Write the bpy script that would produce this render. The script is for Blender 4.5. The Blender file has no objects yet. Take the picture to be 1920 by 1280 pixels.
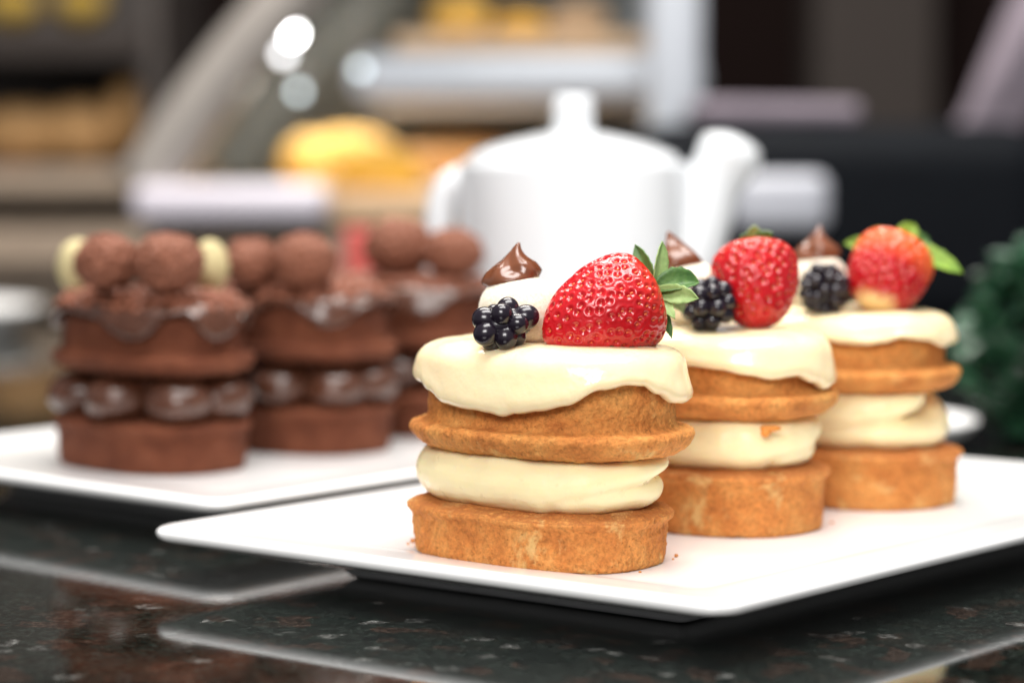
import bpy, math, random
import numpy as np
from mathutils import Vector, Matrix, noise, kdtree

S = 0.01                      # everything below is written in centimetres
PI = math.pi
scene = bpy.context.scene
COL = scene.collection

# ------------------------------------------------------------------ camera
PITCH = math.radians(4.64)
CAM = Vector((0, 0, 14.0))
FPX = 4450.0                  # focal length in pixels of the 1920 px wide photograph
cam_d = bpy.data.cameras.new('camera')
cam = bpy.data.objects.new('camera', cam_d)
COL.objects.link(cam)
cam.location = CAM * S
cam.rotation_euler = (math.radians(90) - PITCH, 0, 0)
cam_d.sensor_width = 22.3
cam_d.lens = 22.3 * FPX / 1920
cam_d.clip_start = 0.01
cam_d.clip_end = 50
cam_d.dof.use_dof = True
cam_d.dof.focus_distance = 0.702
cam_d.dof.aperture_fstop = cam_d.lens / 16.6
scene.camera = cam

# ------------------------------------------------------------------ world and lamps
w = bpy.data.worlds.new('World')
scene.world = w
w.use_nodes = True
w.node_tree.nodes['Background'].inputs[0].default_value = (0.97, 0.98, 1.0, 1)
w.node_tree.nodes['Background'].inputs[1].default_value = 0.3


def area(name, loc, target, sx, sy, power, col=(1, 1, 1)):
    d = bpy.data.lights.new(name, 'AREA')
    d.shape = 'RECTANGLE'
    d.size, d.size_y = sx * S, sy * S
    d.energy = power
    d.color = col
    o = bpy.data.objects.new(name, d)
    COL.objects.link(o)
    o.location = Vector(loc) * S
    o.rotation_euler = (Vector(target) - Vector(loc)).to_track_quat('-Z', 'Y').to_euler()
    return o


area('window_light', (-22, -55, 78), (2, 76, 5), 64, 44, 17.0, (1, 0.985, 0.96))
area('ceiling_light', (15, 60, 150), (5, 85, 0), 120, 60, 33.0, (1, 0.98, 0.95))
area('rear_fill_light', (-10, 175, 170), (-5, 225, 10), 120, 60, 48.0, (1, 0.95, 0.88))  # added overhead fill for the display case and background

scene.view_settings.view_transform = 'Standard'
scene.view_settings.look = 'None'
scene.view_settings.exposure = 0.14
scene.view_settings.gamma = 1.0
scene.view_settings.use_curve_mapping = False
scene.cycles.use_denoising = True
scene.cycles.max_bounces = 10
scene.cycles.sample_clamp_indirect = 6


# ------------------------------------------------------------------ helpers
def P(px, py, d):
    """point seen at a photo pixel, at depth d (cm along the table)"""
    f = Vector((0, math.cos(PITCH), -math.sin(PITCH)))
    u = Vector((0, math.sin(PITCH), math.cos(PITCH)))
    r = f + Vector((1, 0, 0)) * ((px - 960) / FPX) - u * ((py - 640) / FPX)
    return CAM + r * (d / r.y)


def mk(name, verts, faces, mat, parent=None, origin=(0, 0, 0), smooth=True, mats=None, fmat=None):
    o3 = Vector(origin)
    me = bpy.data.meshes.new(name)
    me.from_pydata([tuple((Vector(v) - o3) * S) for v in verts], [], faces)
    for m in (mats or [mat]):
        me.materials.append(m)
    if smooth:
        me.polygons.foreach_set('use_smooth', [True] * len(me.polygons))
    if fmat is not None:
        me.polygons.foreach_set('material_index', fmat)
    me.update()
    o = bpy.data.objects.new(name, me)
    COL.objects.link(o)
    if parent is not None:
        o.parent = parent
    else:
        o.location = o3 * S
    return o


def tag(o, label=None, cat=None, group=None, kind=None):
    if label:
        o['label'] = label
    if cat:
        o['category'] = cat
    if group:
        o['group'] = group
    if kind:
        o['kind'] = kind
    return o


def thing(name, loc, label, cat, group=None):
    o = bpy.data.objects.new(name, None)
    o.empty_display_size = 0.01
    COL.objects.link(o)
    o.location = Vector(loc) * S
    return tag(o, label, cat, group)


def displace(o, fn):
    """move every vertex along its normal by fn(position in cm)"""
    me = o.data
    n = len(me.vertices)
    co = np.empty(n * 3)
    no = np.empty(n * 3)
    me.vertices.foreach_get('co', co)
    me.vertex_normals.foreach_get('vector', no)
    co = co.reshape(-1, 3)
    no = no.reshape(-1, 3)
    dd = np.array([fn(Vector(c) / S) for c in co]) * S
    co += no * dd[:, None]
    me.vertices.foreach_set('co', co.ravel())
    me.update()


def loft(rings, closed=True, cap_start=False, cap_end=False):
    n = len(rings[0])
    verts, faces = [], []
    for r in rings:
        verts.extend(r)
    for i in range(len(rings) - 1):
        a, b = i * n, (i + 1) * n
        for j in range(n if closed else n - 1):
            k = (j + 1) % n
            faces.append((a + j, a + k, b + k, b + j))
    if cap_start:
        faces.append(tuple(reversed(range(n))))
    if cap_end:
        faces.append(tuple(range((len(rings) - 1) * n, len(rings) * n)))
    return verts, faces


def resample(pts, step):
    out = [pts[0]]
    for (a, b) in zip(pts, pts[1:]):
        L = math.dist(a, b)
        k = max(1, int(round(L / step)))
        for i in range(1, k + 1):
            t = i / k
            out.append(tuple(a[q] + (b[q] - a[q]) * t for q in range(len(a))))
    return out


def smoothpts(pts, it=2):
    """corner cutting, keeps the ends"""
    for _ in range(it):
        o = [pts[0]]
        for a, b in zip(pts, pts[1:]):
            o.append(tuple(a[q] * .75 + b[q] * .25 for q in range(len(a))))
            o.append(tuple(a[q] * .25 + b[q] * .75 for q in range(len(a))))
        o.append(pts[-1])
        pts = o
    return pts


def sup(th, A, B, n=2.4):
    c, s = math.cos(th), math.sin(th)
    return (math.copysign(abs(c) ** (2 / n), c) * A, math.copysign(abs(s) ** (2 / n), s) * B)


def lathe(profile, n=64, center=(0, 0, 0), axis=None, mod=None):
    """profile: (r, z) pairs"""
    rings = []
    for i, (r, z) in enumerate(profile):
        ring = []
        for j in range(n):
            th = 2 * PI * j / n
            rr = r * (mod(th, z) if mod else 1)
            ring.append(Vector((rr * math.cos(th), rr * math.sin(th), z)))
        rings.append(ring)
    v, f = loft(rings, True, True, True)
    M = Matrix.Identity(3)
    if axis is not None:
        M = Vector(axis).to_track_quat('Z', 'Y').to_matrix()
    return [M @ p + Vector(center) for p in v], f


def sphere(c, rx, ry, rz, nu=24, nv=14, M=None):
    v, f = [], []
    c = Vector(c)
    for i in range(1, nv):
        ph = PI * i / nv
        for j in range(nu):
            th = 2 * PI * j / nu
            p = Vector((rx * math.sin(ph) * math.cos(th), ry * math.sin(ph) * math.sin(th), rz * math.cos(ph)))
            v.append((M @ p if M else p) + c)
    for i in range(nv - 2):
        for j in range(nu):
            k = (j + 1) % nu
            f.append((i * nu + j, (i + 1) * nu + j, (i + 1) * nu + k, i * nu + k))
    t = Vector((0, 0, rz))
    v.append((M @ t if M else t) + c)
    v.append((M @ -t if M else -t) + c)
    for j in range(nu):
        k = (j + 1) % nu
        f.append((len(v) - 2, j, k))
        f.append((len(v) - 1, (nv - 2) * nu + k, (nv - 2) * nu + j))
    return v, f


def tube(path, radii, n=20, flat=1.0):
    """sweep a round (or flattened) section along a path"""
    rings = []
    pts = [Vector(p) for p in path]
    for i, p in enumerate(pts):
        t = (pts[min(i + 1, len(pts) - 1)] - pts[max(i - 1, 0)]).normalized()
        side = t.cross(Vector((0, 0, 1)))
        if side.length < 1e-4:
            side = Vector((1, 0, 0))
        side.normalize()
        up = side.cross(t)
        r = radii[i]
        rh, rv = r if isinstance(r, tuple) else (r, r * flat)
        rings.append([p + side * (rh * math.cos(2 * PI * j / n)) + up * (rv * math.sin(2 * PI * j / n)) for j in range(n)])
    return loft(rings, True, True, True)


def merge(*vfs):
    v, f = [], []
    for a, b in vfs:
        k = len(v)
        v += list(a)
        f += [tuple(i + k for i in q) for q in b]
    return v, f


def rbox(x0, x1, y0, y1, z0, z1, r=0.3, seg=4):
    """box with rounded edges: stacked rounded rectangles"""
    rings = []
    prof = []
    for i in range(seg + 1):
        a = PI / 2 * i / seg
        prof.append((r * (1 - math.sin(a)), z0 + r * (1 - math.cos(a))))
    for i in range(seg + 1):
        a = PI / 2 * i / seg
        prof.append((r * (1 - math.cos(a)), z1 - r * (1 - math.sin(a))))
    cx, cy, hx, hy = (x0 + x1) / 2, (y0 + y1) / 2, (x1 - x0) / 2, (y1 - y0) / 2
    for ins, z in prof:
        rings.append([Vector((cx + x, cy + y, z)) for x, y in rrect(hx - ins, hy - ins, max(r - ins, 0.02), seg)])
    return loft(rings, True, True, True)


def rrect(hx, hy, r, seg=6):
    pts = []
    for (sx, sy, a0) in ((1, 1, 0), (-1, 1, PI / 2), (-1, -1, PI), (1, -1, 1.5 * PI)):
        for i in range(seg + 1):
            a = a0 + PI / 2 * i / seg
            pts.append((sx * (hx - r) + r * math.cos(a), sy * (hy - r) + r * math.sin(a)))
    return pts


def interp(tab, x):
    if x <= tab[0][0]:
        return tab[0][1]
    for (a, b), (c, d) in zip(tab, tab[1:]):
        if x <= c:
            t = (x - a) / (c - a)
            t = t * t * (3 - 2 * t)
            return b + (d - b) * t
    return tab[-1][1]


def fbm(p, sc, seed=0, oct=3):
    v, a, q = 0, 1, Vector((p[0] * sc + seed * 13.7, p[1] * sc - seed * 7.1, p[2] * sc + seed * 3.3))
    for _ in range(oct):
        v += a * noise.noise(q)
        q = q * 2.07
        a *= .5
    return v


# ------------------------------------------------------------------ materials
class Mat:
    def __init__(s, name):
        s.m = bpy.data.materials.new(name)
        s.m.use_nodes = True
        s.nt = s.m.node_tree
        s.b = s.nt.nodes['Principled BSDF']
        s._tc = None

    def n(s, t, **kw):
        x = s.nt.nodes.new(t)
        for k, v in kw.items():
            setattr(x, k, v)
        return x

    def l(s, a, b):
        s.nt.links.new(a, b)

    def tc(s):
        if not s._tc:
            t = s.n('ShaderNodeTexCoord')
            oi = s.n('ShaderNodeObjectInfo')
            va = s.n('ShaderNodeVectorMath', operation='MULTIPLY_ADD')
            va.inputs[1].default_value = (100, 100, 100)        # metres -> cm
            s.l(t.outputs['Object'], va.inputs[0])
            s.l(oi.outputs['Random'], va.inputs[2])
            s._tc = va.outputs[0]
        return s._tc

    def noise(s, scale, detail=3, rough=.55, dist=0):
        x = s.n('ShaderNodeTexNoise')
        x.inputs['Scale'].default_value = scale
        x.inputs['Detail'].default_value = detail
        x.inputs['Roughness'].default_value = rough
        x.inputs['Distortion'].default_value = dist
        s.l(s.tc(), x.inputs['Vector'])
        return x.outputs['Fac']

    def voro(s, scale, feature='F1', out='Distance', rnd=1):
        x = s.n('ShaderNodeTexVoronoi', feature=feature)
        x.inputs['Scale'].default_value = scale
        x.inputs['Randomness'].default_value = rnd
        s.l(s.tc(), x.inputs['Vector'])
        return x.outputs[out]

    def ramp(s, fac, stops, interp='LINEAR'):
        x = s.n('ShaderNodeValToRGB')
        e = x.color_ramp.elements
        x.color_ramp.interpolation = interp
        while len(e) < len(stops):
            e.new(.5)
        for i, (p, c) in enumerate(stops):
            e[i].position = p
            e[i].color = (*c, 1) if isinstance(c, tuple) else (c, c, c, 1)
        s.l(fac, x.inputs[0])
        return x.outputs[0]

    def mix(s, a, b, fac, mode='MIX'):
        x = s.n('ShaderNodeMix', data_type='RGBA', blend_type=mode)
        for sock, v in ((x.inputs[0], fac), (x.inputs[6], a), (x.inputs[7], b)):
            if hasattr(v, 'links') or isinstance(v, bpy.types.NodeSocket):
                s.l(v, sock)
            elif isinstance(v, tuple):
                sock.default_value = (*v, 1)
            elif sock.type == 'RGBA':
                sock.default_value = (v, v, v, 1)
            else:
                sock.default_value = v
        return x.outputs[2]

    def bump(s, h, strength, dist):
        x = s.n('ShaderNodeBump')
        x.inputs['Strength'].default_value = strength
        x.inputs['Distance'].default_value = dist * S
        s.l(h, x.inputs['Height'])
        if s.b.inputs['Normal'].links:
            s.l(s.b.inputs['Normal'].links[0].from_socket, x.inputs['Normal'])
        s.l(x.outputs[0], s.b.inputs['Normal'])

    def set(s, **kw):
        names = dict(color='Base Color', rough='Roughness', metal='Metallic', spec='Specular IOR Level', ior='IOR',
                     coat='Coat Weight', coatr='Coat Roughness', sss='Subsurface Weight', trans='Transmission Weight',
                     sheen='Sheen Weight', em='Emission Color', ems='Emission Strength', alpha='Alpha')
        for k, v in kw.items():
            if k == 'sssr':
                s.b.inputs['Subsurface Radius'].default_value = v
                s.b.inputs['Subsurface Scale'].default_value = S
                continue
            sock = s.b.inputs[names[k]]
            if isinstance(v, bpy.types.NodeSocket):
                s.l(v, sock)
            elif isinstance(v, tuple):
                sock.default_value = (*v, 1)
            else:
                sock.default_value = v
        return s


def plain(name, col, rough=.5, var=.12, scale=.6, **kw):
    """a slightly mottled plain surface"""
    m = Mat(name)
    n = m.noise(scale, 4)
    c = m.ramp(n, [(.25, tuple(x * (1 - var) for x in col)), (.75, tuple(min(1, x * (1 + var)) for x in col))])
    m.set(color=c, rough=rough, **kw)
    return m.m


def sponge_mat(name, dark, mid, light, pore=.35, cut=None, crust=None, cutlo=.56):
    m = Mat(name)
    big = m.noise(.75, 4, .6)
    fine = m.noise(7, 4, .7)
    c = m.ramp(big, [(.3, dark), (.5, mid), (.72, light)])
    c2 = m.ramp(fine, [(.3, .5), (.48, 1.0), (.7, 1.4)])
    c = m.mix(c, c2, .65, 'MULTIPLY')
    if cut:                                  # paler crumb showing where the crust has come away
        pale = m.ramp(m.noise(.55, 5, .65, .4), [(cutlo, 0.0), (cutlo + .09, 1.0)])
        c = m.mix(c, cut, m.mix(0.0, pale, .75))
    if crust:                                # darker baked skin on the flat top
        ge = m.n('ShaderNodeNewGeometry')
        sx = m.n('ShaderNodeSeparateXYZ')
        m.l(ge.outputs['True Normal'], sx.inputs[0])
        c = m.mix(c, crust, m.ramp(sx.outputs['Z'], [(.55, 0.0), (.9, .75)]), 'MIX')
    v = m.voro(4.2)
    pores = m.ramp(v, [(.0, 1.0), (.17, .0)])
    thin = m.ramp(m.noise(1.8, 2), [(.45, 0.0), (.6, 1.0)])
    pm = m.mix(pores, thin, 1.0, 'MULTIPLY')
    c = m.mix(c, tuple(x * pore for x in dark), pm)
    m.set(color=c, rough=.75, spec=.2, sss=.12, sssr=(.25, .1, .05))
    m.bump(pm, -.8, .07)
    m.bump(fine, .8, .12)
    m.bump(m.noise(20, 3, .7), .6, .05)
    return m.m


def cream_mat(name, col, rough, rb=.02):
    m = Mat(name)
    n = m.noise(.9, 3)
    c = m.ramp(n, [(.3, tuple(x * .97 for x in col)), (.7, col)])
    r = m.ramp(m.noise(2.2, 3), [(.3, rough * .65), (.7, rough * 1.6)])
    m.set(color=c, rough=r, spec=.5, sss=.55, sssr=(.5, .35, .18))
    m.bump(m.noise(1.4, 3), .5, .08)
    if rb:
        m.bump(m.noise(14, 3), .35, rb)
        m.bump(m.ramp(m.voro(2.6), [(.0, 1.0), (.07, .0)]), -.5, .03)      # a few air bubbles
    return m.m


M_ICING = cream_mat('cream_icing', (.93, .755, .475), .17, .006)
M_FILL = cream_mat('custard_filling', (.95, .795, .48), .36, .02)
M_SPONGE = sponge_mat('golden_sponge', (.45, .145, .036), (.60, .225, .057), (.70, .325, .095), cut=(.80, .53, .21), crust=(.42, .14, .04))
M_SPONGE_TOP = sponge_mat('golden_crust', (.46, .15, .036), (.63, .245, .062), (.72, .345, .10), cut=(.78, .50, .19), cutlo=.6)
M_CHOC_SPONGE = sponge_mat('chocolate_sponge', (.09, .025, .0115), (.13, .038, .0175), (.19, .062, .03))


def ganache():
    m = Mat('chocolate_ganache')
    n = m.noise(1.2, 3)
    m.set(color=m.ramp(n, [(.3, (.055, .019, .010)), (.7, (.085, .032, .018))]), rough=m.ramp(m.noise(2.5, 3), [(.3, .2), (.7, .36)]), spec=.55)
    m.bump(m.noise(2.0, 2), .3, .05)
    return m.m


M_GANACHE = ganache()


def choc_ball():
    m = Mat('chocolate_crumb_coat')
    n = m.noise(9, 3, .7)
    m.set(color=m.ramp(n, [(.3, (.10, .029, .014)), (.68, (.30, .105, .055))]), rough=.62, spec=.4)
    m.bump(m.voro(6), 1.0, .12)
    m.bump(m.noise(18, 2), .5, .03)
    return m.m


M_BALL = choc_ball()
M_FLAKE = plain('milk_chocolate_flake', (.25, .082, .042), .5, .25, 3)
M_KISS = Mat('milk_chocolate').set(color=(.16, .053, .024), rough=.21, spec=.55, sss=.1, sssr=(.1, .05, .03)).m


def coconut():
    m = Mat('coconut_powder')
    n = m.noise(12, 3, .7)
    m.set(color=m.ramp(n, [(.3, (.68, .59, .44)), (.6, (.78, .71, .59))]), rough=.75, spec=.3, sss=.3, sssr=(.3, .25, .15), sheen=.2)
    m.bump(m.voro(22), .35, .025)
    m.bump(n, .35, .025)
    return m.m


M_COCO = coconut()


def berry_mat():
    m = Mat('strawberry_flesh')
    at = m.n('ShaderNodeAttribute', attribute_name='ripe')
    n = m.noise(1.3, 3)
    base = m.ramp(n, [(.3, (.40, .003, .008)), (.7, (.52, .007, .012))])
    c = m.mix(base, (.78, .12, .02), m.ramp(at.outputs['Fac'], [(.0, 0.0), (1.0, 1.0)]))
    at2 = m.n('ShaderNodeAttribute', attribute_name='pale')
    c = m.mix(c, (.85, .62, .28), at2.outputs['Fac'])
    m.set(color=c, rough=.25, spec=.5, coat=.15, coatr=.08, sss=.15, sssr=(.35, .06, .03))
    m.bump(m.noise(9, 2), .25, .03)
    return m.m


M_BERRY = berry_mat()
M_SEED = plain('strawberry_seed', (.66, .12, .03), .35, .25, 4)


def leaf_mat(name, a, b, rough=.45):
    m = Mat(name)
    n = m.noise(2.5, 4, .6)
    c = m.ramp(n, [(.3, a), (.7, b)])
    m.set(color=c, rough=rough, spec=.4, sss=.15, sssr=(.1, .15, .05))
    m.bump(m.noise(5, 3), .5, .05)
    return m.m


M_CALYX = leaf_mat('strawberry_leaf', (.045, .11, .03), (.12, .22, .06))
M_CALYX_PALE = leaf_mat('pale_strawberry_leaf', (.17, .27, .085), (.32, .42, .17), .55)
M_CALYX_LIME = leaf_mat('lime_strawberry_leaf', (.13, .25, .02), (.25, .38, .04), .5)
M_BLACKBERRY = Mat('blackberry_skin').set(color=(.009, .005, .011), rough=.22, spec=.5, coat=.1, coatr=.15).m


def porcelain(name, col=(.86, .855, .85)):
    m = Mat(name)
    m.set(color=m.ramp(m.noise(.2, 2), [(.3, tuple(x * .985 for x in col)), (.7, col)]), rough=.12, spec=.5, coat=.2, coatr=.03)
    return m.m


M_PLATE = porcelain('white_porcelain')
M_POT = porcelain('teapot_porcelain', (.70, .72, .745))


def granite():
    m = Mat('dark_granite')
    big = m.noise(.35, 5, .65, .6)
    c = m.ramp(big, [(.3, (.002, .003, .0028)), (.5, (.005, .008, .0065)), (.68, (.010, .008, .006))])
    cell = m.n('ShaderNodeTexVoronoi', feature='F1')
    cell.inputs['Scale'].default_value = 1.25
    dv = m.n('ShaderNodeVectorMath', operation='MULTIPLY_ADD')
    nn = m.n('ShaderNodeTexNoise')
    nn.inputs['Scale'].default_value = 1.6
    nn.inputs['Detail'].default_value = 4
    m.l(m.tc(), nn.inputs['Vector'])
    m.l(nn.outputs['Color'], dv.inputs[0])
    dv.inputs[1].default_value = (1.1, 1.1, 1.1)
    m.l(m.tc(), dv.inputs[2])
    m.l(dv.outputs[0], cell.inputs['Vector'])
    sep = m.n('ShaderNodeSeparateColor')
    m.l(cell.outputs['Color'], sep.inputs[0])
    green = m.ramp(sep.outputs[0], [(.45, 0.0), (.6, 1.0)])
    c = m.mix(c, (.007, .0095, .008), green)
    brown = m.ramp(sep.outputs[1], [(.78, 0.0), (.86, 1.0)])
    c = m.mix(c, (.018, .012, .009), brown)
    pale = m.ramp(sep.outputs[2], [(.885, 0.0), (.94, 1.0)])
    core = m.ramp(cell.outputs['Distance'], [(.15, 1.0), (.55, 0.0)])
    c = m.mix(c, (.10, .10, .095), m.mix(m.mix(pale, core, 1.0, 'MULTIPLY'), m.ramp(m.noise(3.5, 4, .7), [(.33, 0.0), (.5, 1.0)]), 1.0, 'MULTIPLY'))
    c = m.mix(c, m.ramp(m.noise(5.5, 5, .75), [(.35, .25), (.5, .9), (.66, 3.2)]), 1.0, 'MULTIPLY')
    small = m.ramp(m.voro(5.5, out='Color'), [(.86, 0.0), (.9, 1.0)])
    c = m.mix(c, (.035, .043, .038), m.mix(small, m.ramp(m.noise(.8, 3), [(.45, 0.0), (.65, .7)]), 1.0, 'MULTIPLY'))
    m.set(color=c, rough=m.ramp(m.noise(6, 3), [(.3, .025), (.7, .07)]), spec=.5, ior=1.75)
    m.bump(m.noise(5, 3), .05, .02)
    return m.m


M_GRANITE = granite()
M_WALL = plain('dark_wall_paint', (.008, .0045, .004), .9, spec=.05)
M_CUPBOARD = plain('taupe_cupboard', (.040, .033, .030), .8, spec=.1)
M_SHELFWOOD = plain('shelf_wood', (.27, .205, .15), .6, .25)
M_SHELFDARK = plain('shelf_shadow_wood', (.035, .026, .022), .6, .25)  # dimness of the unlit shelf put into the wood colour
M_BREAD = plain('bread_crust', (.36, .20, .075), .7, .3, .3)
M_BREAD2 = plain('dark_bread_crust', (.17, .07, .03), .7, .3, .3)
M_LEMON = plain('yellow_glaze', (.30, .19, .02), .4, .2, .2)
M_PASTRY = plain('golden_pastry', (.86, .50, .10), .5, .2, .3)
M_PASTRY2 = plain('amber_pastry', (.88, .46, .05), .5, .2, .3)
M_TRAYWOOD = plain('tan_tray', (.62, .42, .25), .5, .15)
M_CASEWHITE = plain('case_white', (.50, .53, .58), .4, .05)
M_LILAC = plain('lilac_white_enamel', (.56, .525, .59), .35, .04)
M_CASEBACK = plain('grey_green_panel', (.19, .20, .185), .4, .2, .1)
M_STEEL = plain('brushed_steel', (.31, .28, .255), .4, .08, metal=.2)
M_BLACK = plain('black_plastic', (.004, .005, .007), .7, .2, spec=.08)
M_PANEL = plain('grey_display_panel', (.44, .45, .50), .4, .05)
M_GREYLILAC = plain('grey_lilac_cloth', (.20, .17, .20), .9, .15, .4, spec=.1)
M_SKIN = plain('terracotta', (.25, .07, .04), .6)
M_ORANGE = plain('orange_zest', (.62, .22, .03), .6)
M_RED = plain('red_card', (.48, .06, .045), .5)
M_PALEBALL = plain('pale_white_chocolate', (.50, .42, .22), .8, .06, 2)
M_BOX = leaf_mat('boxwood_leaf', (.010, .042, .022), (.04, .12, .06), .2)
M_STEM = plain('brown_stem', (.05, .035, .02), .8)
M_GLASS = Mat('clear_glass').set(color=(.93, .97, .96), rough=.02, trans=1.0, ior=1.45).m
M_GLINT = Mat('glint_glow').set(color=(1, 1, 1), em=(1, .99, 1), ems=45.0).m  # glow of the bulbs added for glints on the glass
M_GLINT_DIM = Mat('dim_glint_glow').set(color=(1, 1, 1), em=(.95, .97, 1), ems=5.0).m

M_GLINT_CYAN = Mat('bluish_glint_glow').set(color=(1, 1, 1), em=(.75, .93, 1), ems=3.2).m

# ------------------------------------------------------------------ the setting: counter and wall
v, f = rbox(-260, 260, 5, 232, -4, 0, .6)
tag(mk('countertop', v, f, M_GRANITE, smooth=False, origin=(0, 0, -4)), 'polished dark green and brown speckled granite countertop', 'countertop', kind='structure')
v, f = rbox(-330, 330, 352, 360, -90, 220, .3)
tag(mk('back_wall', v, f, M_WALL, smooth=False, origin=(0, 356, -90)), kind='structure')

# ------------------------------------------------------------------ plates
DU = Vector((.648, .7615, 0))         # along the row of cakes, away from the camera
DV = Vector((-.7615, .648, 0))        # along the long axis of a cake
ROT = math.atan2(-.648, .7615)        # cake local x = -DV


def plate(front, label, width=22.0, length=32.0, DU=DU, DV=DV):
    """front: the corner nearest the camera, on the rim"""
    prof = [(.42, 1.30), (.12, 1.38), (0, 1.55), (.04, 1.72), (.2, 1.80), (.42, 1.79), (1.2, 1.71), (2.2, 1.62), (2.55, 1.565),
            (2.9, 1.55), (10.8, 1.55)]
    under = [(10.8, .9), (5.2, .8), (5.0, .02), (4.75, 0), (4.5, .06), (4.2, .42), (3.2, .58), (1.9, .88), (.9, 1.17), (.42, 1.30)]
    prof = smoothpts(prof[:-1], 2) + [prof[-1]]
    under = [under[0]] + smoothpts(under[1:], 2)
    ctr = Vector(front) + DV * (width / 2) + DU * (length / 2)
    rings = []
    for ins, z in under + prof[1:]:
        hw, hl = width / 2 - ins, length / 2 - ins
        ring = []
        for (a, b) in rrect(hw, hl, max(.95 - ins * .15, .12) if hw > .4 else .1, 10):
            p = ctr + DV * a + DU * b
            ring.append(Vector((p.x, p.y, z)))
        rings.append(ring)
    v, f = loft(rings, True, False, False)
    n = len(rings[0])
    f.append(tuple(range((len(rings) - 1) * n, len(rings) * n)))
    f.append(tuple(reversed(range(n))))
    o = mk('serving_plate', v, f, M_PLATE, origin=(ctr.x, ctr.y, 0))
    return tag(o, label, 'plate', 'white rectangular serving plates')


PF = Vector((5.7, 63.0, 0))
plate(PF, 'white rectangular porcelain plate carrying the cream and berry cakes', 22.1, 32.0, Vector((.66, .751, 0)), Vector((-.80, .60, 0)))
plate(Vector((-10.25, 81.6, 0)), 'white rectangular porcelain plate carrying the chocolate cakes')
PZ = 1.55


# ------------------------------------------------------------------ cakes
def cake_pt(c, x, y, z):
    """cake-local cm -> world cm"""
    return Vector((c[0] + x * .7615 + y * .648, c[1] - x * .648 + y * .7615, z))


def oval_mesh(c, A, B, prof, nth, ex=2.4, seed=0, wob=.0):
    rings = []
    for off, z in prof:
        ring = []
        for j in range(nth):
            th = 2 * PI * j / nth
            k = wob * noise.noise(Vector((math.cos(th) * 1.3 + seed * 5, math.sin(th) * 1.3, seed))) if wob else 0
            a, b = max(A + off + k, .06), max(B + off + k, .03)
            x, y = sup(th, a, b, ex)
            ring.append(cake_pt(c, x, y, z))
        rings.append(ring)
    return loft(rings, True, True, True)


def crumb(amp, seed, lo=None):
    def fn(p):
        a = fbm(p, 1.1, seed, 2) * .8 + fbm(p, 4.5, seed + 3, 3) * .9
        b = max(0, fbm(p, 9, seed + 7, 2) - .25) * -1.4
        return amp * (a + b * 1.3) - .1 * max(0, fbm(p, .9, seed + 9, 2) - .42)
    return fn


def base_sponge(c, A, B, h, mat, parent, seed, nth, step, amp):
    prof = [(-B + .05, 0), (-.5, 0), (-.15, .0), (-.07, .1), (-.02, .6), (.0, h - .42), (.02, h - .28), (.1, h - .20), (.17, h - .12), (.17, h - .02),
            (.05, h + .06), (-.5, h + .2), (-1.3, h + .3), (-B + .05, h + .34)]
    prof = resample(prof, step)
    v, f = oval_mesh(c, A, B, [(o, z + PZ) for o, z in prof], nth, seed=seed, wob=.1)
    o = mk('bottom_sponge', v, f, mat, parent, origin=(c[0], c[1], PZ))
    displace(o, crumb(amp, seed))
    # keep the foot of the cake on the plate
    me = o.data
    for vv in me.vertices:
        if vv.co.z < 0:
            vv.co.z = 0
    return o


def top_sponge(c, org, A, B, zb, zt, mat, parent, seed, nth, step, amp, rim=.8, flare=.25):
    prof = [(-B + .05, zb + .03), (-1.2, zb), (-.72, zb + .0), (-.34, zb + .06), (-.02, zb + .24 * rim), (flare - .03, zb + .58 * rim), (flare + .03, zb + .8 * rim), (flare - .05, zb + rim),
            (flare - .2, zb + rim + .05), (-.12, zb + rim + .06), (-.26, zb + rim + .15), (-.3, zb + rim + .4), (-.36, zt - .15), (-.55, zt), (-B + .05, zt)]
    prof = resample(smoothpts(prof, 1), step)
    v, f = oval_mesh(c, A, B, prof, nth, seed=seed, wob=.08)
    o = mk('top_sponge', v, f, mat, parent, origin=(org[0], org[1], PZ))
    displace(o, crumb(amp, seed + 1))
    return o


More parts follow.
